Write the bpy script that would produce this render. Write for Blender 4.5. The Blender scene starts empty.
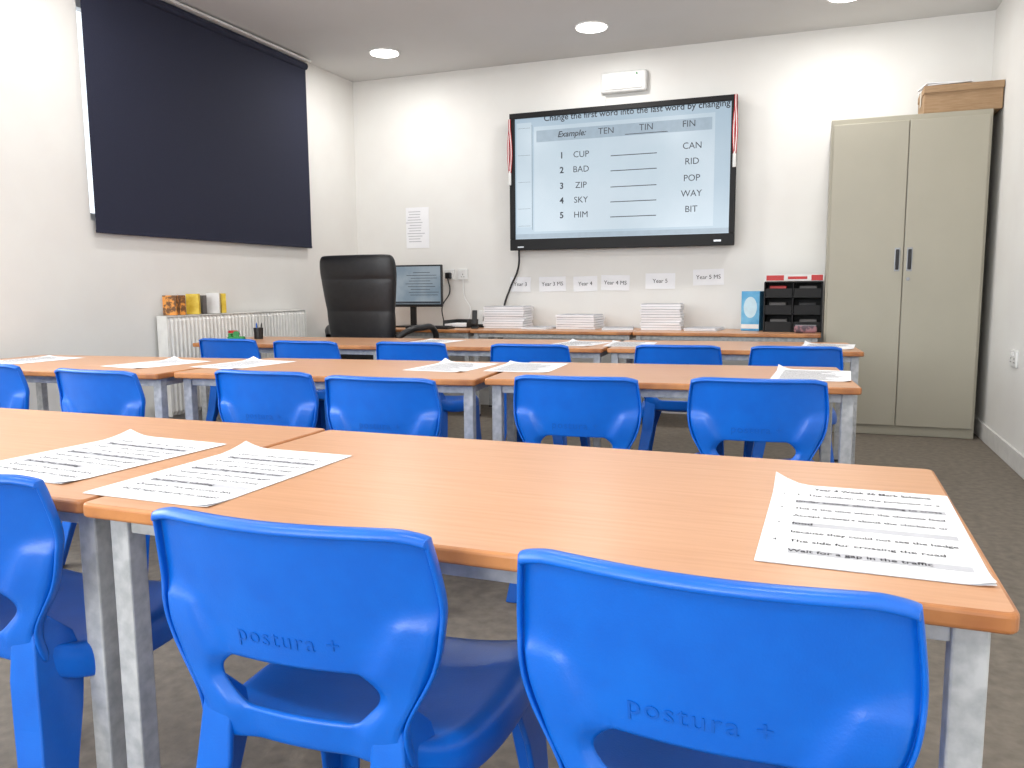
import bpy, bmesh, math, random
from mathutils import Matrix, Vector, Euler
random.seed(7)
scene=bpy.context.scene
COL=scene.collection
try: scene.view_settings.view_transform='Standard'
except Exception: pass

# ---------------------------------------------------------------- materials
def lin(c):
    c=c/255.0
    return c/12.92 if c<=0.04045 else ((c+0.055)/1.055)**2.4
def rgb(r,g,b): return (lin(r),lin(g),lin(b),1)
def new_mat(name):
    m=bpy.data.materials.new(name); m.use_nodes=True
    nt=m.node_tree; b=nt.nodes['Principled BSDF']
    return m,nt,b
def mat(name,c,rough=.5,c2=None,scale=20,stretch=(1,1,1),bump=0,bscale=None,metal=0,detail=4,spec=.5,emit=0,ramp=(.35,.65),dark=None):
    m,nt,b=new_mat(name)
    b.inputs['Roughness'].default_value=rough
    b.inputs['Metallic'].default_value=metal
    b.inputs['Specular IOR Level'].default_value=spec
    b.inputs['Base Color'].default_value=rgb(*c)
    tc=nt.nodes.new('ShaderNodeTexCoord'); mp=nt.nodes.new('ShaderNodeMapping')
    mp.inputs['Scale'].default_value=stretch
    nt.links.new(tc.outputs['Object'],mp.inputs['Vector'])
    n=nt.nodes.new('ShaderNodeTexNoise'); n.inputs['Scale'].default_value=scale; n.inputs['Detail'].default_value=detail
    nt.links.new(mp.outputs['Vector'],n.inputs['Vector'])
    r=nt.nodes.new('ShaderNodeValToRGB')
    r.color_ramp.elements[0].position=ramp[0]; r.color_ramp.elements[1].position=ramp[1]
    if c2 is None: c2=tuple(min(255,x*.96) for x in c)
    r.color_ramp.elements[0].color=rgb(*c2); r.color_ramp.elements[1].color=rgb(*c)
    nt.links.new(n.outputs['Fac'],r.inputs['Fac'])
    if dark is None: nt.links.new(r.outputs['Color'],b.inputs['Base Color'])
    else: b.inputs['Base Color'].default_value=rgb(*dark)
    if emit:
        nt.links.new(r.outputs['Color'],b.inputs['Emission Color']); b.inputs['Emission Strength'].default_value=emit
    if bump:
        bp=nt.nodes.new('ShaderNodeBump'); bp.inputs['Strength'].default_value=bump; bp.inputs['Distance'].default_value=.002
        n2=nt.nodes.new('ShaderNodeTexNoise'); n2.inputs['Scale'].default_value=bscale or scale
        nt.links.new(mp.outputs['Vector'],n2.inputs['Vector'])
        nt.links.new(n2.outputs['Fac'],bp.inputs['Height']); nt.links.new(bp.outputs['Normal'],b.inputs['Normal'])
    return m

M={}
M['wall']=mat('wall_paint',(228,227,223),.85,(225,223,219),3,bump=.15,bscale=120)
M['ceil']=mat('ceiling_paint',(212,212,211),.9,(209,209,207),2)
M['floor']=mat('floor_vinyl',(126,117,105),.7,(104,96,86),30,bump=.3,bscale=90,detail=10,ramp=(.3,.7))
M['base']=mat('skirting_paint',(225,224,221),.4)
M['blue']=mat('blue_polypropylene',(0,97,198),.34,(0,90,190),14,bump=.12,bscale=350,spec=.5)
M['bluetext']=mat('blue_embossed',(0,87,185),.4)
M['beech']=mat('beech_laminate',(205,156,120),.33,(194,143,106),5,stretch=(1.2,22,1),detail=6,ramp=(.3,.7))
M['edge']=mat('lacquered_edge',(192,128,74),.42,(150,92,50),9,detail=6,ramp=(.3,.6))
M['frame']=mat('grey_painted_frame',(190,191,191),.5,(162,164,165),45,detail=8,metal=.05)
M['foot']=mat('black_rubber',(40,40,42),.6)
M['paper']=mat('white_paper',(240,240,242),.75,(235,235,238),6)
M['ink']=mat('black_ink',(42,42,47),.8)
M['greyink']=mat('grey_print_band',(188,188,193),.8)
M['cab']=mat('beige_steel',(168,163,147),.42,(165,160,144),3)
M['cabd']=mat('beige_steel_door',(173,168,152),.42,(170,165,149),3)
M['blk']=mat('black_plastic',(28,28,30),.4)
M['tvblk']=mat('satin_black',(13,13,15),.5,spec=.3)
M['leather']=mat('black_leather',(30,30,33),.42,(24,24,27),30,bump=.4,bscale=160)
M['chrome']=mat('grey_metal',(150,152,155),.3,metal=.8)
M['screen']=mat('display_glow',(180,200,214),.2,(169,191,208),1.5,emit=.93,dark=(25,28,32))
M['scrband']=mat('display_grey_band',(162,181,196),.25,emit=.93,dark=(25,28,32))
M['scrlight']=mat('display_light_panel',(200,215,226),.2,(190,208,220),2,emit=.93,dark=(25,28,32))
M['scrink']=mat('display_ink',(78,88,100),.5,emit=.25,dark=(30,34,40))
M['navy']=mat('navy_blind_fabric',(29,33,56),.85,(25,29,50),200)
M['white']=mat('white_plastic',(230,230,228),.4)
M['rad']=mat('radiator_enamel',(234,233,229),.35)
M['card']=mat('cardboard',(168,138,106),.8,(154,124,92),12,stretch=(1,1,8))
M['tape']=mat('pale_tape',(214,205,190),.4)
M['red']=mat('red_ribbon',(178,45,52),.6)
M['redp']=mat('red_plastic',(195,48,48),.45)
M['green']=mat('green_plastic',(40,140,70),.45)
M['orange']=mat('orange_cover',(228,150,60),.5,(110,70,30),40,ramp=(.45,.55))
M['yellow']=mat('yellow_cover',(235,208,80),.5,(215,180,50),30)
M['dkcover']=mat('dark_cover',(90,86,84),.5)
M['tissblue']=mat('tissue_box_blue',(60,150,205),.5,(120,190,225),8)
M['tisslt']=mat('tissue_box_light',(200,228,240),.5)
M['pink']=mat('pouch_fabric',(150,110,118),.6,(80,66,76),30,ramp=(.45,.55))
M['lamp']=mat('lamp_diffuser',(255,252,246),.5,emit=9)
M['monblue']=mat('monitor_image',(165,178,188),.3,(138,156,170),6,emit=.7,ramp=(.4,.6),dark=(25,28,32))

# ---------------------------------------------------------------- helpers
def link(o,parent=None):
    COL.objects.link(o)
    if parent is not None: o.parent=parent
    return o
def mesh_obj(name,bm,mats,parent=None,loc=(0,0,0),rot=(0,0,0),smooth=False):
    me=bpy.data.meshes.new(name); bm.normal_update(); bm.to_mesh(me); bm.free()
    for m in (mats if isinstance(mats,(list,tuple)) else [mats]): me.materials.append(m)
    if smooth:
        for p in me.polygons: p.use_smooth=True
    o=bpy.data.objects.new(name,me); o.location=loc; o.rotation_euler=rot
    return link(o,parent)
def bm_box(bm,c,s,mi=0,rot=None):
    r=bmesh.ops.create_cube(bm,size=1)
    mt=Matrix.Diagonal((s[0],s[1],s[2],1))
    if rot: mt=Euler(rot).to_matrix().to_4x4()@mt
    mt=Matrix.Translation(c)@mt
    bmesh.ops.transform(bm,matrix=mt,verts=r['verts'])
    fs=set()
    for v in r['verts']:
        for f in v.link_faces: fs.add(f)
    for f in fs: f.material_index=mi
    return r['verts']
def boxes(name,lst,mats,parent=None,loc=(0,0,0),rot=(0,0,0),bevel=0,seg=2):
    bm=bmesh.new()
    for it in lst:
        bm_box(bm,it[0],it[1],it[2] if len(it)>2 else 0,it[3] if len(it)>3 else None)
    o=mesh_obj(name,bm,mats,parent,loc,rot)
    if bevel:
        b=o.modifiers.new('bevel','BEVEL'); b.width=bevel; b.segments=seg; b.limit_method='ANGLE'
    return o
def each(name,lst,mats,parent=None,bevel=0):
    for it in lst: boxes(name,[it],mats,parent,bevel=bevel)
def bm_cyl(bm,c,r,h,axis='Z',seg=24,r2=None,mi=0):
    res=bmesh.ops.create_cone(bm,cap_ends=True,segments=seg,radius1=r,radius2=r if r2 is None else r2,depth=h)
    mt=Matrix.Identity(4)
    if axis=='X': mt=Matrix.Rotation(math.pi/2,4,'Y')
    if axis=='Y': mt=Matrix.Rotation(math.pi/2,4,'X')
    bmesh.ops.transform(bm,matrix=Matrix.Translation(c)@mt,verts=res['verts'])
    for v in res['verts']:
        for f in v.link_faces: f.material_index=mi
    return res['verts']
def empty(name,loc,rotz=0):
    o=bpy.data.objects.new(name,None); o.empty_display_size=.1; o.location=loc; o.rotation_euler=(0,0,rotz)
    return link(o)
def tag(o,label,cat,group=None,kind=None):
    o['label']=label; o['category']=cat
    if group: o['group']=group
    if kind: o['kind']=kind
    return o
def struct(o): o['kind']='structure'; return o
def text_mesh(name,body,size,m,parent=None,loc=(0,0,0),rot=(0,0,0),extrude=.0004,align='CENTER',offset=0,spacing=1,shear=0,maxw=None,warp=None):
    cu=bpy.data.curves.new(name,'FONT'); cu.body=body; cu.size=size; cu.extrude=extrude; cu.align_x=align; cu.align_y='CENTER'
    cu.offset=offset; cu.space_character=spacing; cu.shear=shear; cu.resolution_u=3
    t=bpy.data.objects.new(name+'_tmp',cu); COL.objects.link(t)
    dg=bpy.context.evaluated_depsgraph_get(); dg.update()
    me=bpy.data.meshes.new_from_object(t.evaluated_get(dg))
    bpy.data.objects.remove(t); bpy.data.curves.remove(cu)
    me.name=name; me.materials.clear(); me.materials.append(m)
    if maxw and len(me.vertices):
        ww=max(v.co.x for v in me.vertices)-min(v.co.x for v in me.vertices)
        if ww>maxw:
            for v in me.vertices: v.co.x*=maxw/ww
    if warp:
        for v in me.vertices: v.co=warp(v.co)
    o=bpy.data.objects.new(name,me); o.location=loc; o.rotation_euler=rot
    return link(o,parent)
def copy_thing(src,loc,rotz):
    n=src.copy(); n.location=loc; n.rotation_euler=(0,0,rotz); COL.objects.link(n)
    def rec(a,b):
        for ch in a.children:
            c=ch.copy(); COL.objects.link(c); c.parent=b; rec(ch,c)
    rec(src,n); return n
def tube(name,pts,r,m,parent=None,loc=(0,0,0)):
    cu=bpy.data.curves.new(name,'CURVE'); cu.dimensions='3D'; cu.bevel_depth=r; cu.bevel_resolution=3; cu.resolution_u=8
    sp=cu.splines.new('BEZIER'); sp.bezier_points.add(len(pts)-1)
    for p,q in zip(sp.bezier_points,pts):
        p.co=q; p.handle_left_type='AUTO'; p.handle_right_type='AUTO'
    t=bpy.data.objects.new(name+'_tmp',cu); COL.objects.link(t)
    dg=bpy.context.evaluated_depsgraph_get(); dg.update()
    me=bpy.data.meshes.new_from_object(t.evaluated_get(dg)); bpy.data.objects.remove(t); bpy.data.curves.remove(cu)
    me.materials.clear(); me.materials.append(m)
    for p in me.polygons: p.use_smooth=True
    o=bpy.data.objects.new(name,me); o.location=loc
    return link(o,parent)
R90=(math.pi/2,0,0)
D=math.radians

# ---------------------------------------------------------------- room
XL,XR,YB,YR,ZC=-3.66,1.0,6.0,-2.6,2.655
def wall_x(name,x,th,y0,y1,holes):
    ys=sorted(set([y0,y1]+[h for q in holes for h in q[:2]])); zs=sorted(set([0,ZC]+[h for q in holes for h in q[2:]]))
    L=[]
    for i in range(len(ys)-1):
        for j in range(len(zs)-1):
            cy,cz=(ys[i]+ys[i+1])/2,(zs[j]+zs[j+1])/2
            if any(q[0]<cy<q[1] and q[2]<cz<q[3] for q in holes): continue
            L.append(((x+th/2,cy,cz),(abs(th),ys[i+1]-ys[i],zs[j+1]-zs[j])))
    return struct(boxes(name,L,M['wall']))
W1=(3.300,5.2,1.33,2.52); W2=(-1.6,2.3,.95,2.45)
wall_x('wall_left',XL,-.25,YR,YB,[W1,W2])
wall_x('wall_right',XR,.25,YR,YB,[])
struct(boxes('wall_back',[(((XL+XR)/2,YB+.125,ZC/2),(XR-XL+.5,.25,ZC))],M['wall']))
RW=(-2.9,.3,.95,2.3)  # opening added in the unseen rear wall to let fill light in
L=[]
for a,b,c,d in [(XL-.25,RW[0],0,ZC),(RW[1],XR+.25,0,ZC),(RW[0],RW[1],0,RW[2]),(RW[0],RW[1],RW[3],ZC)]:
    L.append((((a+b)/2,YR-.125,(c+d)/2),(b-a,.25,d-c)))
struct(boxes('wall_rear',L,M['wall']))
struct(boxes('floor',[(((XL+XR)/2,(YB+YR)/2,-.05),(XR-XL+.5,YB-YR+.5,.1))],M['floor']))
struct(boxes('ceiling',[(((XL+XR)/2,(YB+YR)/2,ZC+.05),(XR-XL+.5,YB-YR+.5,.1))],M['ceil']))
bh=.105
struct(boxes('baseboard_right',[((XR-.007,(YB+YR)/2,bh/2),(.014,YB-YR,bh))],M['base'],bevel=.003))
struct(boxes('baseboard_back',[(((XL+XR)/2,YB-.007,bh/2),(XR-XL-.03,.014,bh))],M['base'],bevel=.003))
struct(boxes('baseboard_left',[((XL+.007,(YB+YR)/2,bh/2),(.014,YB-YR,bh))],M['base'],bevel=.003))
def window(name,h):
    y0,y1,z0,z1=h; x=XL-.14; t=.05; L=[]
    L+= [((x,(y0+y1)/2,z0+t/2),(.06,y1-y0,t)),((x,(y0+y1)/2,z1-t/2),(.06,y1-y0,t)),
         ((x,y0+t/2,(z0+z1)/2),(.06,t,z1-z0)),((x,y1-t/2,(z0+z1)/2),(.06,t,z1-z0)),((x,(y0+y1)/2,(z0+z1)/2),(.06,t,z1-z0))]
    return struct(boxes(name,L,M['white'],bevel=.004))
window('window_1',W1); window('window_2',W2)

# ---------------------------------------------------------------- school chair
def interp(tab,z):
    if z<=tab[0][0]: return tab[0][1]
    for (a,b),(c,d) in zip(tab,tab[1:]):
        if z<=c: return b+(d-b)*(z-a)/(c-a)
    return tab[-1][1]
WT=[(.395,.146),(.43,.139),(.46,.145),(.49,.163),(.52,.179),(.555,.189),(.60,.192),(.64,.188),(.70,.181)]
XI=[(.395,.070),(.44,.078),(.475,.114),(.495,.110),(.512,.088),(.56,.115),(.60,.138),(.70,.145)]
def by(x,z):
    t=(z-.42)/.27
    return -.012-.046*t+1.05*x*x
def build_back():
    bm=bmesh.new()
    rows=[.395,.42,.44,.455,.475,.495,.512,.528,.55,.575,.592,.612,.64,.67]
    grid=[]
    def rowpts(z,dy=0,zz=None,lip=1):
        w=interp(WT,z); xi=interp(XI,z)
        xs=[-w]+[-(xi+(w-xi)*k) for k in (.86,.30)]+[-xi]+[xi*k for k in (-.7,-.35,0,.35,.7)]+[xi]+[xi+(w-xi)*k for k in (.30,.86)]+[w]
        s=max(0,min(1,(.595-z)/.03))
        out=[]
        for i,x in enumerate(xs):
            a=abs(x)/w
            y=by(x,z)+dy
            if i in (1,11): y-=.019*s
            elif i in (2,10): y-=.013*s
            elif i in (0,12): y-=.010*s
            Z=(z if zz is None else zz)
            if z>.6: Z-=.010*a**10*((z-.6)/.09)
            out.append((x,y,Z))
        l=out[0]; r=out[-1]
        out=[(l[0]-.001,l[1]-.014*lip,l[2])]+out+[(r[0]+.001,r[1]-.014*lip,r[2])]
        return out
    for z in rows: grid.append(rowpts(z))
    for zz,dy,lip in ((.686,0,1),(.693,-.003,.8),(.693,-.013,.1),(.684,-.015,0)): grid.append(rowpts(.69,dy,zz,lip))
    V=[[bm.verts.new(p) for p in r] for r in grid]
    n=len(V[0])
    for j in range(len(V)-1):
        for i in range(n-1):
            if 2<=j<=5 and 4<=i<=9: continue
            bm.faces.new((V[j][i],V[j][i+1],V[j+1][i+1],V[j+1][i]))
    bmesh.ops.recalc_face_normals(bm,faces=bm.faces)
    cl=bm.edges.layers.float.new('crease_edge')
    idx={}
    for j,r in enumerate(V):
        for i,v in enumerate(r): idx[v]=(j,i)
    for e in bm.edges:
        (j0,i0),(j1,i1)=idx[e.verts[0]],idx[e.verts[1]]
        c=0
        if i0==i1 and i0 in (1,13): c=.55
        if i0==i1 and i0 in (2,12) and max(j0,j1)<=9: c=.6
        if i0==i1 and i0 in (3,11) and 2<=max(j0,j1)<=9: c=.7
        if i0==i1 and i0 in (4,10) and 2<=min(j0,j1)<=6: c=.6
        if j0==j1 and j0 in (2,6) and 4<=min(i0,i1)<=9: c=.8
        if j0==j1 and j0==15: c=.45
        if j0==j1 and j0==9 and (min(i0,i1)<=3 or min(i0,i1)>=10): c=.75
        e[cl]=c
    o=mesh_obj('backrest',bm,M['blue'],smooth=True)
    s=o.modifiers.new('solid','SOLIDIFY'); s.thickness=.008; s.offset=0
    sub=o.modifiers.new('sub','SUBSURF'); sub.levels=2; sub.render_levels=2
    return o
def build_seat():
    bm=bmesh.new()
    prof=[(-.012,.432,.124),(.008,.412,.134),(.035,.393,.154),(.08,.384,.178),(.15,.378,.190),(.24,.377,.194),(.31,.382,.194),(.355,.384,.190),(.382,.377,.182),(.394,.360,.176),(.397,.340,.172)]
    V=[]
    for k,(y,z,w) in enumerate(prof):
        row=[]
        for a in (-1.02,-1.03,-1,-.93,-.8,-.5,0,.5,.8,.93,1,1.03,1.02):
            x=a*w; zz=z
            b=abs(a)
            if b==.93: zz+=.010
            if b==1: zz+=.004
            if b==.8: zz+=.006
            if b==.5: zz-=.004
            if b==0: zz-=.006
            if b==1.03: zz-=.018
            if b==1.02: zz-=.045
            if k==len(prof)-1 and b>1: zz=z-.012
            row.append(bm.verts.new((x,y-(.02 if b>=1 and k>7 else 0),zz)))
        V.append(row)
    for j in range(len(V)-1):
        for i in range(len(V[0])-1): bm.faces.new((V[j][i],V[j][i+1],V[j+1][i+1],V[j+1][i]))
    bmesh.ops.recalc_face_normals(bm,faces=bm.faces)
    o=mesh_obj('seat',bm,M['blue'],smooth=True)
    s=o.modifiers.new('solid','SOLIDIFY'); s.thickness=.008; s.offset=0
    sub=o.modifiers.new('sub','SUBSURF'); sub.levels=2; sub.render_levels=2
    return o
def build_leg(levels,sx,sy):
    bm=bmesh.new(); rings=[]
    for z,xc,yc,ly,lx,t in levels:
        X=lambda d: sx*(xc-d)
        Y=lambda d: yc-sy*d
        pts=[(X(0),Y(0)),(X(lx),Y(0)),(X(lx),Y(t)),(X(t),Y(t)),(X(t),Y(ly)),(X(0),Y(ly))]
        rings.append([bm.verts.new((p[0],p[1],z)) for p in pts])
    for a,b in zip(rings,rings[1:]):
        for i in range(6): bm.faces.new((a[i],a[(i+1)%6],b[(i+1)%6],b[i]))
    bm.faces.new(rings[0]); bm.faces.new(rings[-1])
    bmesh.ops.recalc_face_normals(bm,faces=bm.faces)
    o=mesh_obj('leg',bm,M['blue'])
    b=o.modifiers.new('bevel','BEVEL'); b.width=.004; b.segments=3; b.limit_method='ANGLE'
    return o
FR=[(.374,.192,.372,.15,.11,.010),(.33,.193,.376,.12,.085,.010),(.26,.194,.382,.085,.062,.010),(.15,.199,.390,.060,.048,.010),(0,.206,.402,.045,.038,.010)]
RE=[(.462,.138,-.014,.03,.034,.010),(.42,.142,-.020,.08,.044,.011),(.37,.147,-.026,.10,.050,.011),(.30,.155,-.034,.09,.050,.010),(.22,.167,-.048,.072,.047,.010),(.12,.183,-.066,.055,.042,.010),(0,.203,-.090,.045,.036,.010)]
def make_chair():
    e=empty('school_chair',(0,0,0))
    parts=[build_back(),build_seat(),build_leg(FR,1,1),build_leg(FR,-1,1),build_leg(RE,1,-1),build_leg(RE,-1,-1)]
    for p in parts: p.parent=e
    def warp(co):
        x,z=co.x,co.y+.5455
        return Vector((x,by(x,z)-.0044-co.z,z))
    t=text_mesh('embossed_lettering','postura +',.031,M['bluetext'],parts[0],extrude=.0003,spacing=1.15,warp=warp)
    t['label']='lettering embossed in the blue plastic'
    return e
CH=[ # x,y(top of back),angle,label
(-.565,.712,2,'blue plastic school chair pulled out from a table'),
(-.092,.70,-3,'blue plastic school chair beside the stapled mark scheme'),
(-1.205,.745,9,'blue plastic school chair at the joint of two tables'),
(-1.66,2.08,0,None),(-1.205,2.035,0,None),(-.65,2.22,4,None),(-.14,2.31,5,None),(-2.235,1.95,-3,None),(-2.84,2.02,-5,None),
(-2.92,3.41,-1,None),(-2.395,3.36,1,None),(-1.83,3.42,1,None),(-1.22,3.43,3,None),(-.56,3.54,4,None),(-.065,3.60,5,None)]
base=make_chair(); first=True
for i,(x,y,a,lb) in enumerate(CH):
    ang=D(a)
    off=Vector((0,.066,0)); off.rotate(Euler((0,0,ang)))
    loc=(x+off.x,y+off.y,0)
    if first: o=base; o.location=loc; o.rotation_euler=(0,0,ang); first=False
    else: o=copy_thing(base,loc,ang)
    if lb is None: lb='blue moulded plastic school chair tucked under a row of tables' if y<3 else 'blue moulded plastic school chair at the row facing the screen'
    tag(o,lb,'chair','blue classroom chairs')

# ---------------------------------------------------------------- tables
TZ=.643
def make_table(Lx,Ly,z=TZ):
    e=empty('classroom_table',(0,0,0))
    th=.022
    bm=bmesh.new(); bm_box(bm,(0,0,z-th/2),(Lx,Ly,th))
    ve=[ed for ed in bm.edges if abs(ed.verts[0].co.z-ed.verts[1].co.z)>.01]
    bmesh.ops.bevel(bm,geom=ve,offset=.014,segments=5,affect='EDGES',profile=.5)
    he=[ed for ed in bm.edges if abs(ed.verts[0].co.z-ed.verts[1].co.z)<.001 and abs(ed.calc_face_angle(0))>.5]
    bmesh.ops.bevel(bm,geom=he,offset=.005,segments=3,affect='EDGES',profile=.5)
    bm.normal_update()
    for f in bm.faces: f.material_index=0 if abs(f.normal.z)>.97 else 1
    mesh_obj('table_top',bm,[M['beech'],M['edge']],e)
    ix=.018; iy=.036; s=.035; zt=z-th
    rz=zt-.016
    boxes('frame_rail',[((0,-(Ly/2-iy-s/2),rz),(Lx-2*ix-2*s,.022,.03)),((0,(Ly/2-iy-s/2),rz),(Lx-2*ix-2*s,.022,.03)),
        ((-(Lx/2-ix-s/2),0,rz),(.022,Ly-2*iy-2*s,.03)),(((Lx/2-ix-s/2),0,rz),(.022,Ly-2*iy-2*s,.03))],M['frame'],e,bevel=.002)
    for sx in (-1,1):
        for sy in (-1,1):
            l=boxes('leg',[((0,0,zt/2+.006),(s,s,zt-.012))],M['frame'],e,loc=(sx*(Lx/2-ix-s/2),sy*(Ly/2-iy-s/2),0),bevel=.003)
            boxes('foot_cap',[((0,0,.006),(s+.003,s+.003,.012))],M['foot'],l,bevel=.002)
    return e
def place_front_right(tb,x,y,ang,Lx,Ly):
    a=D(ang); v=Vector((-Lx/2,Ly/2,0)); v.rotate(Euler((0,0,a)))
    tb.location=(x+v.x,y+v.y,0); tb.rotation_euler=(0,0,a)
TL,TD=1.203,.65
tb0=make_table(TL,TD)
TB=[(.195,.846,-.3,'beech-topped classroom table holding a stapled mark scheme'),(-1.014,.862,0,'beech-topped classroom table with a worksheet near its end'),
(.145,2.62,5,None),(-1.07,2.475,5.2,None),(-2.285,2.31,5,None),(.225,4.03,4.5,None),(-.99,3.915,4.3,None),(-2.205,3.80,4,None)]
for k,(x,y,a,lb) in enumerate(TB):
    o=tb0 if k==0 else copy_thing(tb0,(0,0,0),0)
    place_front_right(o,x,y,a,TL,TD)
    if lb is None: lb='beech-topped classroom table with grey legs and worksheets' if y<3 else 'beech-topped classroom table in the row facing the screen'
    tag(o,lb,'table','classroom tables')
tbw=make_table(1.2,.58)
for k,x in enumerate((.045,-1.163,-2.371)):
    o=tbw if k==0 else copy_thing(tbw,(0,0,0),0)
    place_front_right(o,x,5.385,0,1.2,.58)
    tag(o,'beech-topped table pushed against the wall below the screen','table','tables along the wall')
ZT=TZ+.0005

# ---------------------------------------------------------------- papers
T1='Year 4 Week 26 Mark Scheme'
B1=['1.  The children on the pavement or a','similar answer about waiting to cross','This is the time when the chickens feed','Accept answers about the chickens or','food','because they could not see the hedge','The side for crossing the road','Wait for a gap in the traffic']
B2=['Question 1  What did the children see?','They saw the gate and the old barn','Question 2  Which word means tired?','weary (1 mark)  do not accept sleepy','Question 3  Why was the farmer cross?','because the hens had escaped again','Question 4  Find and copy one phrase','the wind was whistling','Question 5  Tick the correct box','She felt happy when the rain stopped']
def make_paper(x,y,z,ang,w,h,body,title=None,detail=True,label='',curl=.012,sheets=2):
    bm=bmesh.new()
    for s in range(sheets):
        nx,ny=14,16; V=[]
        dz=.0006*s+.0004; rx=random.uniform(-.003,.003) if s<sheets-1 else 0; ry=random.uniform(-.003,.003) if s<sheets-1 else 0
        for j in range(ny+1):
            row=[]
            for i in range(nx+1):
                u=i/nx;v=j/ny
                q=max(0,(1-u)+v-1.80)/.20
                q2=max(0,u+(1-v)-1.85)/.15
                c=curl*q**1.6+curl*.3*q2**2
                row.append(bm.verts.new(((u-.5)*w+rx,(v-.5)*h+ry,dz+c*(1 if s==sheets-1 else .5))))
            V.append(row)
        for j in range(ny):
            for i in range(nx): bm.faces.new((V[j][i],V[j][i+1],V[j+1][i+1],V[j+1][i]))
    o=mesh_obj('printed_sheet',bm,M['paper'],None,(x,y,z),(0,0,D(ang)),smooth=True)
    top=.0006*sheets+.0002
    if detail:
        size=w*.058; L=[]
        n=len(body); y0=h*.375; step=(h*.80)/n
        if title: text_mesh('printed_title',title,size*1.2,M['ink'],o,(-w*.26,h*.425,top+.0005),align='LEFT',extrude=0,offset=.0003,maxw=w*.66)
        for k,b in enumerate(body):
            yy=y0-(k+.5)*step
            text_mesh('printed_line',b,size,M['ink'],o,(-w*.36,yy,top+.0005),align='LEFT',extrude=0,offset=.0002,maxw=w*.78)
            if k%3==1: L.append(((.01,yy,top),(w*.80,size*1.25,.0002)))
            L.append(((.01,yy-step*.5,top),(w*.82,.0009,.0002)))
            if k%2==0: text_mesh('printed_number',str(1+k//2),size*.8,M['ink'],o,(-w*.43,yy,top+.0005),extrude=0)
        boxes('printed_band',L,M['greyink'],o)
    else:
        L=[]
        for k in range(11):
            yy=h*.36-k*h*.075; ww=w*random.uniform(.5,.80)
            L.append(((-w*.40+ww/2,yy,top+.0003),(ww,h*.012,.0002)))
        boxes('printed_line',L,M['ink'],o)
    tag(o,label,'paper','printed sheets on the tables'); return o
make_paper(-1.25,1.115,ZT,-4,.275,.36,B2,None,True,'white printed worksheet with a lifted corner on a table')
make_paper(-.925,1.083,ZT,-1,.245,.375,B2,None,True,'white printed worksheet lying over the joint of two tables')
make_paper(.069,1.11,ZT,-1,.24,.385,B1,T1,True,'printed mark scheme sheets stapled on the beech table',curl=.018)
for x,y,a in ((-3.30,2.60,-4),(-2.60,2.63,-10),(-2.22,2.72,-6),(-1.33,2.86,-2),(-1.04,2.93,4),(.0,2.95,-2),
              (-2.06,4.16,-6),(-1.20,4.24,-8),(-.92,4.26,5),(.07,4.36,-4)):
    make_paper(x,y,ZT,a,.25,.36,None,None,False,'white printed worksheet on a row of classroom tables',sheets=1,curl=random.uniform(.005,.02))

# ---------------------------------------------------------------- interactive screen
def make_tv():
    x0,x1,z0,z1=-2.228,-.545,1.235,2.262; y=5.9; cx=(x0+x1)/2; cz=(z0+z1)/2
    e=empty('interactive_screen',(cx,y,cz))
    w=x1-x0;h=z1-z0; b=.040; bb=.085
    boxes('casing',[((0,.05,0),(w-.02,.075,h-.02))],M['tvblk'],e,bevel=.01)
    boxes('bezel',[((0,.0,h/2-b/2),(w,.03,b)),((0,.0,-h/2+bb/2),(w,.03,bb)),((-w/2+b/2,0,(bb-b)/2),(b,.03,h-b-bb)),((w/2-b/2,0,(bb-b)/2),(b,.03,h-b-bb))],M['tvblk'],e,bevel=.004)
    zc=(bb-b)/2
    d=boxes('display',[((0,.008,zc),(w-2*b+.01,.006,h-b-bb+.01))],M['screen'],e)
    ys=.0042
    def X(v): return v-cx
    def Z(v): return v-cz
    each('display_panel',[((X(-2.115),ys,Z(1.80)),(.12,.0006,.78)),((X(-1.365),ys,Z(1.765)),(1.34,.0006,.78))],M['scrlight'],d)
    each('display_band',[((X(-1.365),ys-.0006,Z(2.083)),(1.30,.0006,.085)),((0,ys-.0006,Z(1.342)),(w-2*b,.0006,.034))],M['scrband'],d)
    lines=[]
    for zz in (1.905,1.797,1.681,1.573,1.464): lines.append(((X(-1.27),ys-.0012,Z(zz)),(.34,.0004,.006)))
    lines.append(((X(-1.18),ys-.0012,Z(2.05)),(.31,.0004,.005)))
    for zz in (2.15,1.95,1.75,1.55,1.42): lines.append(((X(-2.115),ys-.0012,Z(zz)),(.10,.0004,.0015)))
    lines+= [((X(-2.05),ys-.0012,Z(1.78)),(.002,.0004,.78))]
    each('display_line',lines,M['scrink'],d)
    def T(s,x,z,sz=.064,off=0,shear=0,al='CENTER'):
        text_mesh('display_text',s,sz,M['scrink'],d,(X(x),ys-.0014,Z(z)),R90,extrude=.0002,offset=off,shear=shear,align=al)
    for k,(a,c,z) in enumerate((('CUP','CAN',1.93),('BAD','RID',1.822),('ZIP','POP',1.706),('SKY','WAY',1.598),('HIM','BIT',1.489))):
        T(str(k+1),-1.815,z,off=.0015); T(a,-1.665,z); T(c,-.85,z+.008)
    T('Example:',-1.74,2.085,.060,.001,.25); T('TEN',-1.475,2.085); T('TIN',-1.18,2.09); T('FIN',-.875,2.09)
    T('Change the first word into the last word by changing',-1.275,2.210,.0635,.0008)
    each('bezel_icon',[((X(-2.14),-.0155,Z(1.26)),(.05,.001,.010)),((X(-.66),-.0155,Z(1.27)),(.05,.001,.014))],M['chrome'],e)
    tag(e,'black wall-mounted interactive screen showing a word-changing exercise','screen')
make_tv()
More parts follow.
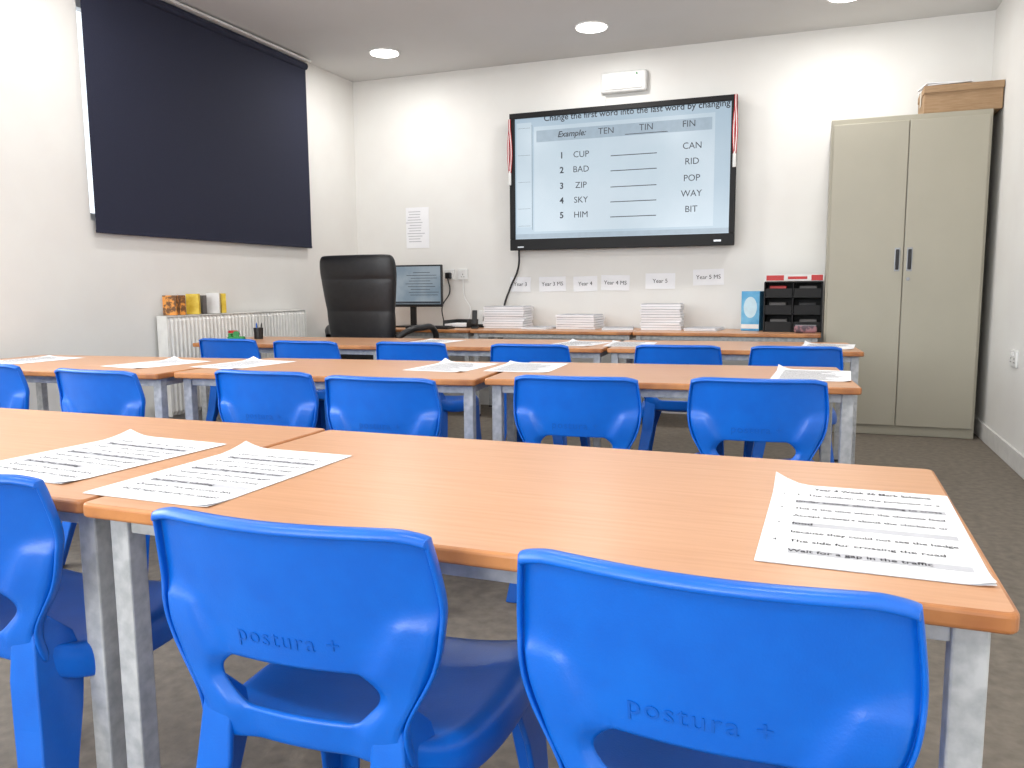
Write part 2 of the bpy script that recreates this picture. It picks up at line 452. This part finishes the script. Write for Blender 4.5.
def lanyard(x,z1,z0,w,lab):
    e=empty('ribbon_lanyard',(x,5.8765,z0)); h=z1-z0
    bm=bmesh.new(); n=14
    for s in (-1,1):
        V=[]
        for k in range(n+1):
            t=k/n; xx=s*w/2*math.sin(math.pi*min(1,t*1.15+.05))
            V.append([bm.verts.new((xx+q,-.002*s,t*h)) for q in (-.009,-.003,.003,.009)])
        for k in range(n):
            for q in range(3):
                f=bm.faces.new((V[k][q],V[k][q+1],V[k+1][q+1],V[k+1][q])); f.material_index=1 if q==1 else 0
    o=mesh_obj('ribbon',bm,[M['red'],M['white']],e); s=o.modifiers.new('s','SOLIDIFY'); s.thickness=.001
    bm=bmesh.new(); bm_cyl(bm,(0,-.004,-.045),.012,.09,'Z',16); bm_cyl(bm,(0,-.004,.005),.006,.02,'Z',12)
    mesh_obj('stylus_pen',bm,M['white'],e)
    tag(e,lab,'lanyard')
lanyard(-2.222,2.22,1.82,.026,'red and white ribbon lanyard hanging over the screen edge')
lanyard(-.556,2.26,1.86,.020,'red and white ribbon hanging beside the screen with pen')

# emergency light & trunking
e=empty('emergency_light',(-1.36,6.0,2.36))
bm=bmesh.new(); bm_box(bm,(0,-.03,.075),(.34,.06,.15)); o=mesh_obj('housing',bm,M['white'],e)
b=o.modifiers.new('b','BEVEL'); b.width=.02; b.segments=4
boxes('lens',[((0,-.063,.055),(.28,.01,.07))],M['base'],e,bevel=.004)
bm=bmesh.new(); bm_cyl(bm,(.1,-.066,.12),.006,.01,'Y',12); mesh_obj('indicator',bm,M['green'],e)
tag(e,'white emergency light box fixed above the screen','light')
o=boxes('cable_trunking',[((0,0,0),(.03,.018,.10))],M['white'],loc=(-1.515,5.988,2.30),bevel=.003)
tag(o,'short white plastic cable trunking above the screen','trunking')

# wall notice
o=boxes('wall_notice',[((0,0,0),(.21,.002,.33))],M['paper'],loc=(-3.085,5.998,1.445))
boxes('printed_line',[((-.02+random.uniform(-.01,.01),-.0016,.13-k*.022),(.13+random.uniform(-.03,.03),.0006,.006)) for k in range(12)],M['greyink'],o)
tag(o,'white printed notice taped on the wall','notice')
for s,xa,xb,zc in (('Year 3',-2.27,-2.10,.975),('Year 3 MS',-2.03,-1.81,.975),('Year 4',-1.75,-1.56,.975),('Year 4 MS',-1.53,-1.31,.98),('Year 5',-1.19,-.97,.99),('Year 5 MS',-.84,-.62,1.015)):
    o=boxes('wall_label',[((0,0,0),(xb-xa,.002,.115))],M['paper'],loc=((xa+xb)/2,5.998,zc),rot=(0,D(random.uniform(-1.5,1.5)),0))
    text_mesh('printed_text',s,.042,M['ink'],o,(0,-.0016,0),R90,extrude=.0002)
    tag(o,'white paper label reading '+s+' stuck on the wall','label','year labels on the wall')
def socket(name,loc,rot,sw,lab,plug=False):
    e=empty(name,loc); e.rotation_euler=rot
    boxes('faceplate',[((0,-.006,0),(sw,.012,.087))],M['white'],e,bevel=.004)
    each('switch',[((sx,-.014,.022),(.014,.006,.022)) for sx in ((-.02,.02) if sw>.1 else (0,))],M['base'],e,bevel=.001)
    L=[]
    for cx in ((-.036,.036) if sw>.1 else (0,)):
        L+=[((cx,-.0125,0),(.005,.002,.009)),((cx-.011,-.0125,-.02),(.008,.002,.004)),((cx+.011,-.0125,-.02),(.008,.002,.004))]
    each('pin_hole',L,M['blk'],e)
    if plug: boxes('plug',[((.0,-.03,-.01),(.05,.035,.05))],M['blk'],e,bevel=.008)
    tag(e,lab,'socket'); return e
socket('wall_socket',(-2.80,6.0,1.06),(0,0,0),.09,'white wall socket with a black plug in it',True)
socket('wall_socket.001',(-2.68,6.0,1.06),(0,0,0),.09,'white wall socket beside the monitor',False)
socket('wall_socket.002',(1.0,4.87,.56),(0,0,D(-90)),.146,'white double socket low on the wall beside the cabinet')
o=tube('screen_cable',[(-2.17,5.93,1.25),(-2.19,5.96,1.10),(-2.26,5.97,.95),(-2.31,5.96,.80),(-2.30,5.94,.66)],.008,M['blk']); tag(o,'black cable hanging below the screen','cable')
o=tube('power_cable',[(-2.80,5.955,1.03),(-2.78,5.95,.92),(-2.84,5.93,.80),(-2.82,5.92,.66)],.005,M['blk']); tag(o,'thin black power cable hanging from a wall socket','cable')
o=tube('power_cable.001',[(-2.68,5.99,1.02),(-2.66,5.97,.88),(-2.60,5.95,.78),(-2.62,5.92,.66)],.004,M['white']); tag(o,'thin white cable hanging from a wall socket','cable')

# ---------------------------------------------------------------- blind
e=empty('roller_blind',(-3.625,4.290,1.262))
w=5.28-3.30
boxes('blind_fabric',[((0,0,.66),(.003,w,1.31))],M['navy'],e)
bm=bmesh.new(); bm_cyl(bm,(0,0,1.338),.026,w,'Y',24); mesh_obj('roller_tube',bm,M['navy'],e)
boxes('bottom_bar',[((0,0,.008),(.010,w,.018))],M['navy'],e,bevel=.003)
boxes('mounting_rail',[((.012,0,1.372),(.075,w+.02,.014))],M['white'],e,bevel=.002)
tag(e,'navy blue roller blind pulled down over the window','blind')

# ---------------------------------------------------------------- ceiling lights
def downlight(x,y):
    e=empty('ceiling_downlight',(x,y,ZC))
    bm=bmesh.new(); bm_cyl(bm,(0,0,-.004),.112,.008,'Z',48); mesh_obj('trim_ring',bm,M['white'],e)
    bm=bmesh.new(); bm_cyl(bm,(0,0,-.010),.098,.006,'Z',48); mesh_obj('diffuser',bm,M['lamp'],e)
    tag(e,'round flush white ceiling downlight switched on','light','ceiling downlights')
    l=bpy.data.lights.new('downlight_lamp','AREA'); l.shape='DISK'; l.size=.2; l.energy=10.3; l.color=(1,.988,.97)
    lo=bpy.data.objects.new('downlight_lamp',l); lo.location=(x,y,ZC-.02); link(lo)
for y in (5.35,3.0,.7,-1.5):  # only the row by the screen is seen; other rows are added light sources
    for x in (-2.99,-1.44,.11): downlight(x,y)

# ---------------------------------------------------------------- cabinet
def make_cabinet():
    x0,x1,yf,yb,H=.06,.945,5.525,5.975,1.975; w=x1-x0; cx=(x0+x1)/2
    e=empty('metal_cabinet',(cx,yf,0))
    boxes('body',[((0,(yb-yf)/2+.011,H/2),(w,yb-yf-.022,H))],M['cab'],e,bevel=.004)
    dz0,dz1=.065,H-.035; dw=w/2-.018
    for s in (-1,1):
        d=boxes('door',[((0,-.0,(dz0+dz1)/2),(dw,.022,dz1-dz0))],M['cabd'],e,loc=(s*(dw/2+.0025),.011,0),bevel=.003)
        hx=-s*(dw/2-.032)
        boxes('handle',[((hx,-.018,1.105),(.020,.016,.125))],M['foot'],d,bevel=.005)
        boxes('handle_plate',[((hx,-.012,1.105),(.032,.003,.145))],M['chrome'],d,bevel=.001)
        if s==1:
            bm=bmesh.new(); bm_cyl(bm,(hx-.004,-.014,.985),.011,.008,'Y',20); mesh_obj('keyhole',bm,M['chrome'],d)
    tag(e,'tall beige-grey two-door steel cabinet in the corner','cabinet')
make_cabinet()
e=empty('cardboard_box',(.785,5.73,1.976))
HB=.16
L=[((0,0,.004),(.41,.32,.006)),((0,-.16,HB/2),(.41,.005,HB-.01)),((0,.16,HB/2),(.41,.005,HB-.01)),((-.205,0,HB/2),(.005,.32,HB-.01)),((.205,0,HB/2),(.005,.32,HB-.01))]
boxes('box_body',L,M['card'],e)
zl=HB-.02
boxes('lid',[((0,0,HB-.002),(.418,.338,.005)),((0,-.169,zl),(.418,.004,.04)),((.209,0,zl),(.004,.338,.04)),((-.209,0,zl),(.004,.338,.04)),((0,.169,zl),(.418,.004,.04))],M['card'],e)
each('tape_strip',[((-.10,0,HB+.0015),(.22,.05,.001)),((-.2120,0,HB-.045),(.001,.05,.09))],M['tape'],e)
tag(e,'brown cardboard box lying on the steel cabinet','box')
o=boxes('folded_paper',[((0,0,0),(.24,.24,.006),0,(0,D(-3),0)),((-.03,0,.008),(.20,.22,.005))],M['paper'],loc=(.70,5.70,1.976+HB+.012),rot=(0,0,D(8)))
tag(o,'white folded papers resting on the cardboard box','paper')

# ---------------------------------------------------------------- radiator
def make_radiator():
    y0,y1,z0,z1=3.70,5.08,.20,.80; w=y1-y0; e=empty('radiator',(-3.60,(y0+y1)/2,z0)); h=z1-z0
    bm=bmesh.new(); n=int(w/.033); V=[]
    for k in range(n*4+1):
        t=k%4; yy=-w/2+w*k/(n*4); x=.030+(.008 if t in (1,2) else 0)
        V.append((bm.verts.new((x,yy,.03)),bm.verts.new((x,yy,h-.03)),bm.verts.new((x-.015,yy,h-.004)),bm.verts.new((x-.015,yy,.004))))
    for a,b in zip(V,V[1:]):
        bm.faces.new((a[0],b[0],b[1],a[1])); bm.faces.new((a[1],b[1],b[2],a[2])); bm.faces.new((a[3],b[3],b[0],a[0]))
    bmesh.ops.recalc_face_normals(bm,faces=bm.faces)
    mesh_obj('front_panel',bm,M['rad'],e)
    boxes('rear_panel',[((-.02,0,h/2),(.02,w,h-.02))],M['rad'],e,bevel=.004)
    L=[((0,0,h-.003),(.07,w+.004,.006))]
    for k in range(36): L.append(((0,-w/2+w*(k+.5)/36,h-.001),(.05,.012,.003)))
    boxes('top_grille',L,M['rad'],e)
    each('side_cover',[((0,-w/2,h/2),(.075,.006,h)),((0,w/2,h/2),(.075,.006,h))],M['rad'],e,bevel=.001)
    bm=bmesh.new(); bm_cyl(bm,(0,-w/2-.04,.04),.012,.08,'Y',16); bm_cyl(bm,(0,-w/2-.07,-.08),.008,.24,'Z',12); bm_cyl(bm,(0,-w/2-.07,.07),.018,.06,'Z',16)
    mesh_obj('valve',bm,M['white'],e)
    tag(e,'white panel radiator with ribbed face under the window','radiator')
make_radiator()
RZ=.802
for k,(y,m,t,hh,ang,lb) in enumerate(((3.77,'orange',.03,.118,28,'small orange patterned booklet standing on the radiator'),(3.86,'orange',.03,.118,-34,'small orange and brown booklet standing on the radiator'),
    (3.96,'yellow',.03,.125,26,'small yellow booklet standing on the radiator'),(4.05,'dkcover',.02,.115,-36,'small dark booklet standing on the radiator'),(4.14,'white',.03,.13,30,'small white booklet standing on the radiator'),(4.22,'yellow',.025,.125,-32,'small yellow covered booklet standing beside others'))):
    e=empty('booklet',(-3.60,y,RZ+.001),D(ang))
    each('cover',[((0,-t/2,hh/2),(.075,.004,hh)),((0,t/2,hh/2),(.075,.004,hh)),((.0375,0,hh/2),(.004,t+.004,hh))],M[m],e,bevel=.001)
    boxes('pages',[((-.002,0,hh/2),(.068,t-.005,hh-.008))],M['paper'],e)
    tag(e,lb,'book','booklets on the radiator')

# ---------------------------------------------------------------- office chair
def make_office():
    e=empty('office_chair',(-2.89,4.98,0),D(-4))
    def pad(name,zs,parent):
        bm=bmesh.new(); V=[]
        N=28
        for z,hw,th,yc in zs:
            ring=[]
            for k in range(N):
                a=2*math.pi*k/N; c,s=math.cos(a),math.sin(a)
                x=hw*math.copysign(abs(c)**.35,c); y=th*math.copysign(abs(s)**.7,s)
                y+= .35*x*x
                ring.append(bm.verts.new((x,yc+y,z)))
            V.append(ring)
        for a,b in zip(V,V[1:]):
            for k in range(N): bm.faces.new((a[k],a[(k+1)%N],b[(k+1)%N],b[k]))
        bm.faces.new(V[0]); bm.faces.new(V[-1]); bmesh.ops.recalc_face_normals(bm,faces=bm.faces)
        o=mesh_obj(name,bm,M['leather'],parent,smooth=True)
        s=o.modifiers.new('sub','SUBSURF'); s.levels=1; s.render_levels=2
        return o
    pad('backrest',[(.50,.20,.03,-.20),(.52,.235,.045,-.205),(.60,.255,.05,-.21),(.70,.268,.05,-.22),(.78,.272,.046,-.228),(.80,.272,.040,-.23),(.82,.275,.046,-.232),(.92,.288,.052,-.242),(1.0,.298,.05,-.25),(1.015,.30,.042,-.252),(1.03,.302,.05,-.254),(1.10,.304,.05,-.262),(1.15,.298,.042,-.268),(1.172,.28,.028,-.27),(1.178,.25,.012,-.27)],e)
    bm=bmesh.new(); bm_box(bm,(0,.03,.49),(.52,.50,.10)); o=mesh_obj('seat',bm,M['leather'],e,smooth=True)
    b=o.modifiers.new('b','BEVEL'); b.width=.04; b.segments=5
    for s in (-1,1):
        tube('armrest',[(s*.26,.20,.47),(s*.34,.22,.58),(s*.355,.16,.665),(s*.355,0,.68),(s*.34,-.12,.67),(s*.28,-.20,.62)],.022,M['blk'],e)
    bm=bmesh.new(); bm_cyl(bm,(0,0,.27),.028,.30,'Z',20); bm_cyl(bm,(0,0,.42),.08,.04,'Z',20); mesh_obj('gas_column',bm,M['blk'],e)
    bm=bmesh.new()
    for k in range(5):
        a=2*math.pi*k/5+.3
        bm_box(bm,(math.cos(a)*.15,math.sin(a)*.15,.095),(.30,.045,.03),0,(0,0,a))
    o=mesh_obj('star_base',bm,M['blk'],e); b=o.modifiers.new('b','BEVEL'); b.width=.006
    for k in range(5):
        a=2*math.pi*k/5+.3
        bm=bmesh.new(); bm_cyl(bm,(0,-.014,0),.028,.018,'Y',20); bm_cyl(bm,(0,.014,0),.028,.018,'Y',20); bm_cyl(bm,(0,0,.03),.008,.05,'Z',10); bm_cyl(bm,(0,0,0),.008,.04,'Y',10)
        mesh_obj('caster',bm,M['foot'],e,(math.cos(a)*.285,math.sin(a)*.285,.028),(0,0,a))
    tag(e,'high-backed black leather office chair at the teacher desk','chair')
make_office()

# ---------------------------------------------------------------- monitor & desk things
e=empty('computer_monitor',(-3.0,5.70,ZT),D(3))
boxes('casing',[((0,.012,.325),(.53,.028,.33))],M['blk'],e,bevel=.006)
s=boxes('display',[((0,-.0025,.33),(.505,.002,.295))],M['monblue'],e)
each('display_line',[((.09+random.uniform(-.03,.03),-.004,.43-k*.022),(.20+random.uniform(-.06,.06),.0006,.004)) for k in range(9)],M['scrink'],s)
boxes('display_bar',[((0,-.004,.195),(.50,.0006,.016))],M['scrink'],s)
boxes('stand_neck',[((0,.035,.10),(.05,.02,.18))],M['blk'],e,bevel=.003)
boxes('stand_foot',[((0,.03,.006),(.24,.18,.012))],M['blk'],e,bevel=.004)
tag(e,'black computer monitor switched on at the teacher desk','monitor')
e=empty('computer_keyboard',(-2.74,5.50,ZT),0)
boxes('case',[((0,0,.009),(.36,.13,.016))],M['blk'],e,bevel=.004)
each('key',[((-.165+i*.0245,-.045+j*.023,.019),(.019,.018,.006)) for i in range(14) for j in range(5)],M['foot'],e)
tag(e,'black computer keyboard on the teacher desk','keyboard')
e=empty('document_tray',(-2.60,5.78,ZT),0)
boxes('tray_shell',[((0,0,.004),(.20,.26,.006)),((-.10,0,.03),(.005,.26,.055)),((.10,0,.03),(.005,.26,.055)),((0,.13,.03),(.20,.005,.055))],M['blk'],e)
boxes('tray_paper',[((0,0,.02),(.185,.24,.02))],M['paper'],e)
tag(e,'black desktop document tray with papers beside monitor','tray')
def cup(name,x,y,z,r,h,m,lab,pens=True):
    e=empty(name,(x,y,z)); bm=bmesh.new()
    bm_cyl(bm,(0,0,h/2),r*.9,h,'Z',24,r2=r)
    tf=[f for f in bm.faces if f.calc_center_median().z>h-.001]
    bmesh.ops.delete(bm,geom=tf,context='FACES')
    o=mesh_obj('cup_shell',bm,m,e); s=o.modifiers.new('s','SOLIDIFY'); s.thickness=.003
    if pens:
        for k in range(3):
            a=k*2.1; bm=bmesh.new(); bm_cyl(bm,(0,0,.045),.004,.085,'Z',8); bm_cyl(bm,(0,0,.092),.004,.010,'Z',8,r2=.001)
            mesh_obj('pen',bm,[M['blk'],M['foot'],M['blue']][k],e,(math.cos(a)*r*.4,math.sin(a)*r*.4,.006),(math.sin(a)*.12,math.cos(a)*.15,0))
    tag(e,lab,'cup'); return e
cup('pen_cup',-3.26,4.14,ZT,.030,.07,M['blk'],'black pen cup on the classroom table')
cup('plastic_cup',-3.38,4.05,ZT,.030,.055,M['redp'],'red plastic cup on the classroom table',False)
e=empty('tape_dispenser',(-3.30,3.98,ZT),D(20))
boxes('dispenser_body',[((0,0,.012),(.10,.04,.024)),((-.035,0,.032),(.02,.035,.025))],M['green'],e,bevel=.005)
bm=bmesh.new(); bm_cyl(bm,(.0,0,.038),.019,.018,'Y',24); mesh_obj('tape_roll',bm,M['green'],e)
tag(e,'small green tape dispenser on the classroom table','dispenser')
e=empty('desk_telephone',(-2.455,5.82,ZT),0)
boxes('phone_base',[((0,0,.012),(.07,.10,.024))],M['blk'],e,bevel=.004); boxes('handset',[((0,.01,.07),(.042,.03,.12),0,(D(-12),0,0))],M['white'],e,bevel=.008)
tag(e,'small white and black desk telephone','telephone')
e=empty('mobile_phone',(-2.41,5.60,ZT),D(10))
boxes('stand',[((0,.012,.03),(.035,.03,.06),0,(D(12),0,0)),((0,0,.006),(.05,.06,.012))],M['blk'],e,bevel=.004); boxes('phone_body',[((0,-.012,.085),(.04,.010,.11),0,(D(-10),0,0))],M['foot'],e,bevel=.006)
tag(e,'black mobile phone in a small stand','phone')

def stack(x,y,w,d,h,ang,n,lab):
    L=[]; t=h/n
    for k in range(n):
        L.append(((random.uniform(-.006,.006),random.uniform(-.006,.006),t*(k+.45)),(w,d,t*.76),0,(0,0,D(random.uniform(-2.5,2.5)))))
        L.append(((0,0,t*(k+.92)),(w*.95,d*.95,t*.34),1))
    o=boxes('worksheet_stack',L,[M['paper'],M['greyink']],loc=(x,y,ZT),rot=(0,0,D(ang)))
    tag(o,lab,'paper stack','stacks of worksheets on the wall tables'); return o
stack(-2.20,5.76,.32,.25,.165,4,9,'tall stack of white printed worksheets below the screen')
stack(-1.63,5.76,.30,.22,.105,-5,6,'medium stack of white worksheets on the wall table')
stack(-1.02,5.76,.28,.22,.185,3,10,'tallest stack of white worksheets on the wall table')
stack(-.72,5.74,.22,.28,.018,-6,2,'thin pile of loose white sheets on the wall table')
stack(-1.33,5.74,.22,.28,.012,9,2,'few loose white sheets beside a worksheet stack')
stack(-1.91,5.70,.20,.26,.012,-9,2,'few loose white sheets lying between the stacks')
e=empty('tissue_box',(-.40,5.78,ZT),D(-12))
boxes('carton',[((0,0,.135),(.125,.11,.27))],M['tissblue'],e,bevel=.002)
bm=bmesh.new(); r=bm_cyl(bm,(0,-.0558,.16),.045,.001,'Y',32); bmesh.ops.scale(bm,vec=(1,1,1.6),space=Matrix.Translation((0,0,-.16)),verts=r); mesh_obj('printed_oval',bm,M['tisslt'],e)
boxes('printed_band',[((0,-.0558,.03),(.12,.001,.03))],M['white'],e)
tag(e,'blue patterned tissue box standing upright on the table','tissue box')
e=empty('desk_organiser',(-.135,5.74,ZT),0)
w=.36;h=.33;d=.25
L=[((0,d/2,h/2),(w,.006,h)),((-w/2,0,h/2),(.008,d,h)),((w/2,0,h/2),(.008,d,h)),((0,0,.003),(w,d,.006)),((0,0,h),(w,d,.008)),((0,0,h*.36),(w,d,.005)),((0,0,h*.70),(w,d,.005)),((0,0,h*.5),(.006,d,h))]
boxes('organiser_frame',L,M['tvblk'],e)
for i in (-1,1):
    for j in range(3):
        boxes('drawer',[((i*w/4,-d/2+.006,h*(j+.34)/3),(w/2-.014,.008,h/3*.56)),((i*w/4,-.01,h*(j+.08)/3+.006),(w/2-.02,d-.03,.004))],M['tvblk'],e,bevel=.001)
        boxes('drawer_content',[((i*w/4+random.uniform(-.015,.015),-.03,h*(j+.52)/3),(w/2*.6,.10,.055))],[M['foot'],M['dkcover'],M['redp']][(i+1+j)%3] if j else M['dkcover'],e,bevel=.004)
tag(e,'black desk organiser filled with small supplies','organiser')
e=empty('game_box',(-.135,5.74,ZT+h+.005),D(2))
boxes('box_base',[((0,0,.022),(.37,.25,.042))],M['white'],e,bevel=.002); each('box_side',[((-.12,-.126,.022),(.11,.002,.034)),((.02,-.126,.022),(.12,.002,.018)),((.14,-.126,.022),(.07,.002,.036))],M['redp'],e)
tag(e,'flat white and red box lying on the organiser','box')
e=empty('zip_pouch',(-.05,5.53,ZT),D(4))
boxes('pouch_body',[((0,0,.025),(.14,.05,.05))],M['pink'],e,bevel=.018,seg=4); boxes('zip',[((0,-.004,.051),(.13,.008,.004))],M['chrome'],e)
tag(e,'dull pink patterned zip pouch beside the organiser','pouch')

# ---------------------------------------------------------------- lights
def area(name,loc,rot,sx,sy,en,col):
    l=bpy.data.lights.new(name,'AREA'); l.shape='RECTANGLE'; l.size=sx; l.size_y=sy; l.energy=en; l.color=col
    o=bpy.data.objects.new(name,l); o.location=loc; o.rotation_euler=rot; link(o); return o
area('window_daylight',(XL-.30,.35,1.7),(0,D(-90),0),1.5,3.8,112,(.94,.975,1))
area('rear_fill_light',(-1.3,YR-.30,1.65),(D(90),0,0),3.1,1.3,108,(.96,.985,1))  # added fill light, shines in through the made-up rear opening
w=bpy.data.worlds.new('world'); scene.world=w; w.use_nodes=True
bg=w.node_tree.nodes['Background']; bg.inputs['Color'].default_value=(.85,.92,1,1); bg.inputs['Strength'].default_value=1.6

# ---------------------------------------------------------------- camera
def cam():
    ya,pi_,ro=D(20.676),D(6.916),D(-.446)
    fwd=Vector((-math.sin(ya)*math.cos(pi_),math.cos(ya)*math.cos(pi_),-math.sin(pi_)))
    right=Vector((math.cos(ya),math.sin(ya),0)); up=right.cross(fwd)
    r=right*math.cos(ro)+up*math.sin(ro); u=-right*math.sin(ro)+up*math.cos(ro)
    c=bpy.data.cameras.new('camera'); c.sensor_width=36; c.lens=28.125; c.clip_start=.02
    o=bpy.data.objects.new('camera',c)
    m=Matrix((r,u,-fwd)).transposed().to_4x4(); m.translation=Vector((0,0,.955)); o.matrix_world=m
    link(o); scene.camera=o
cam()
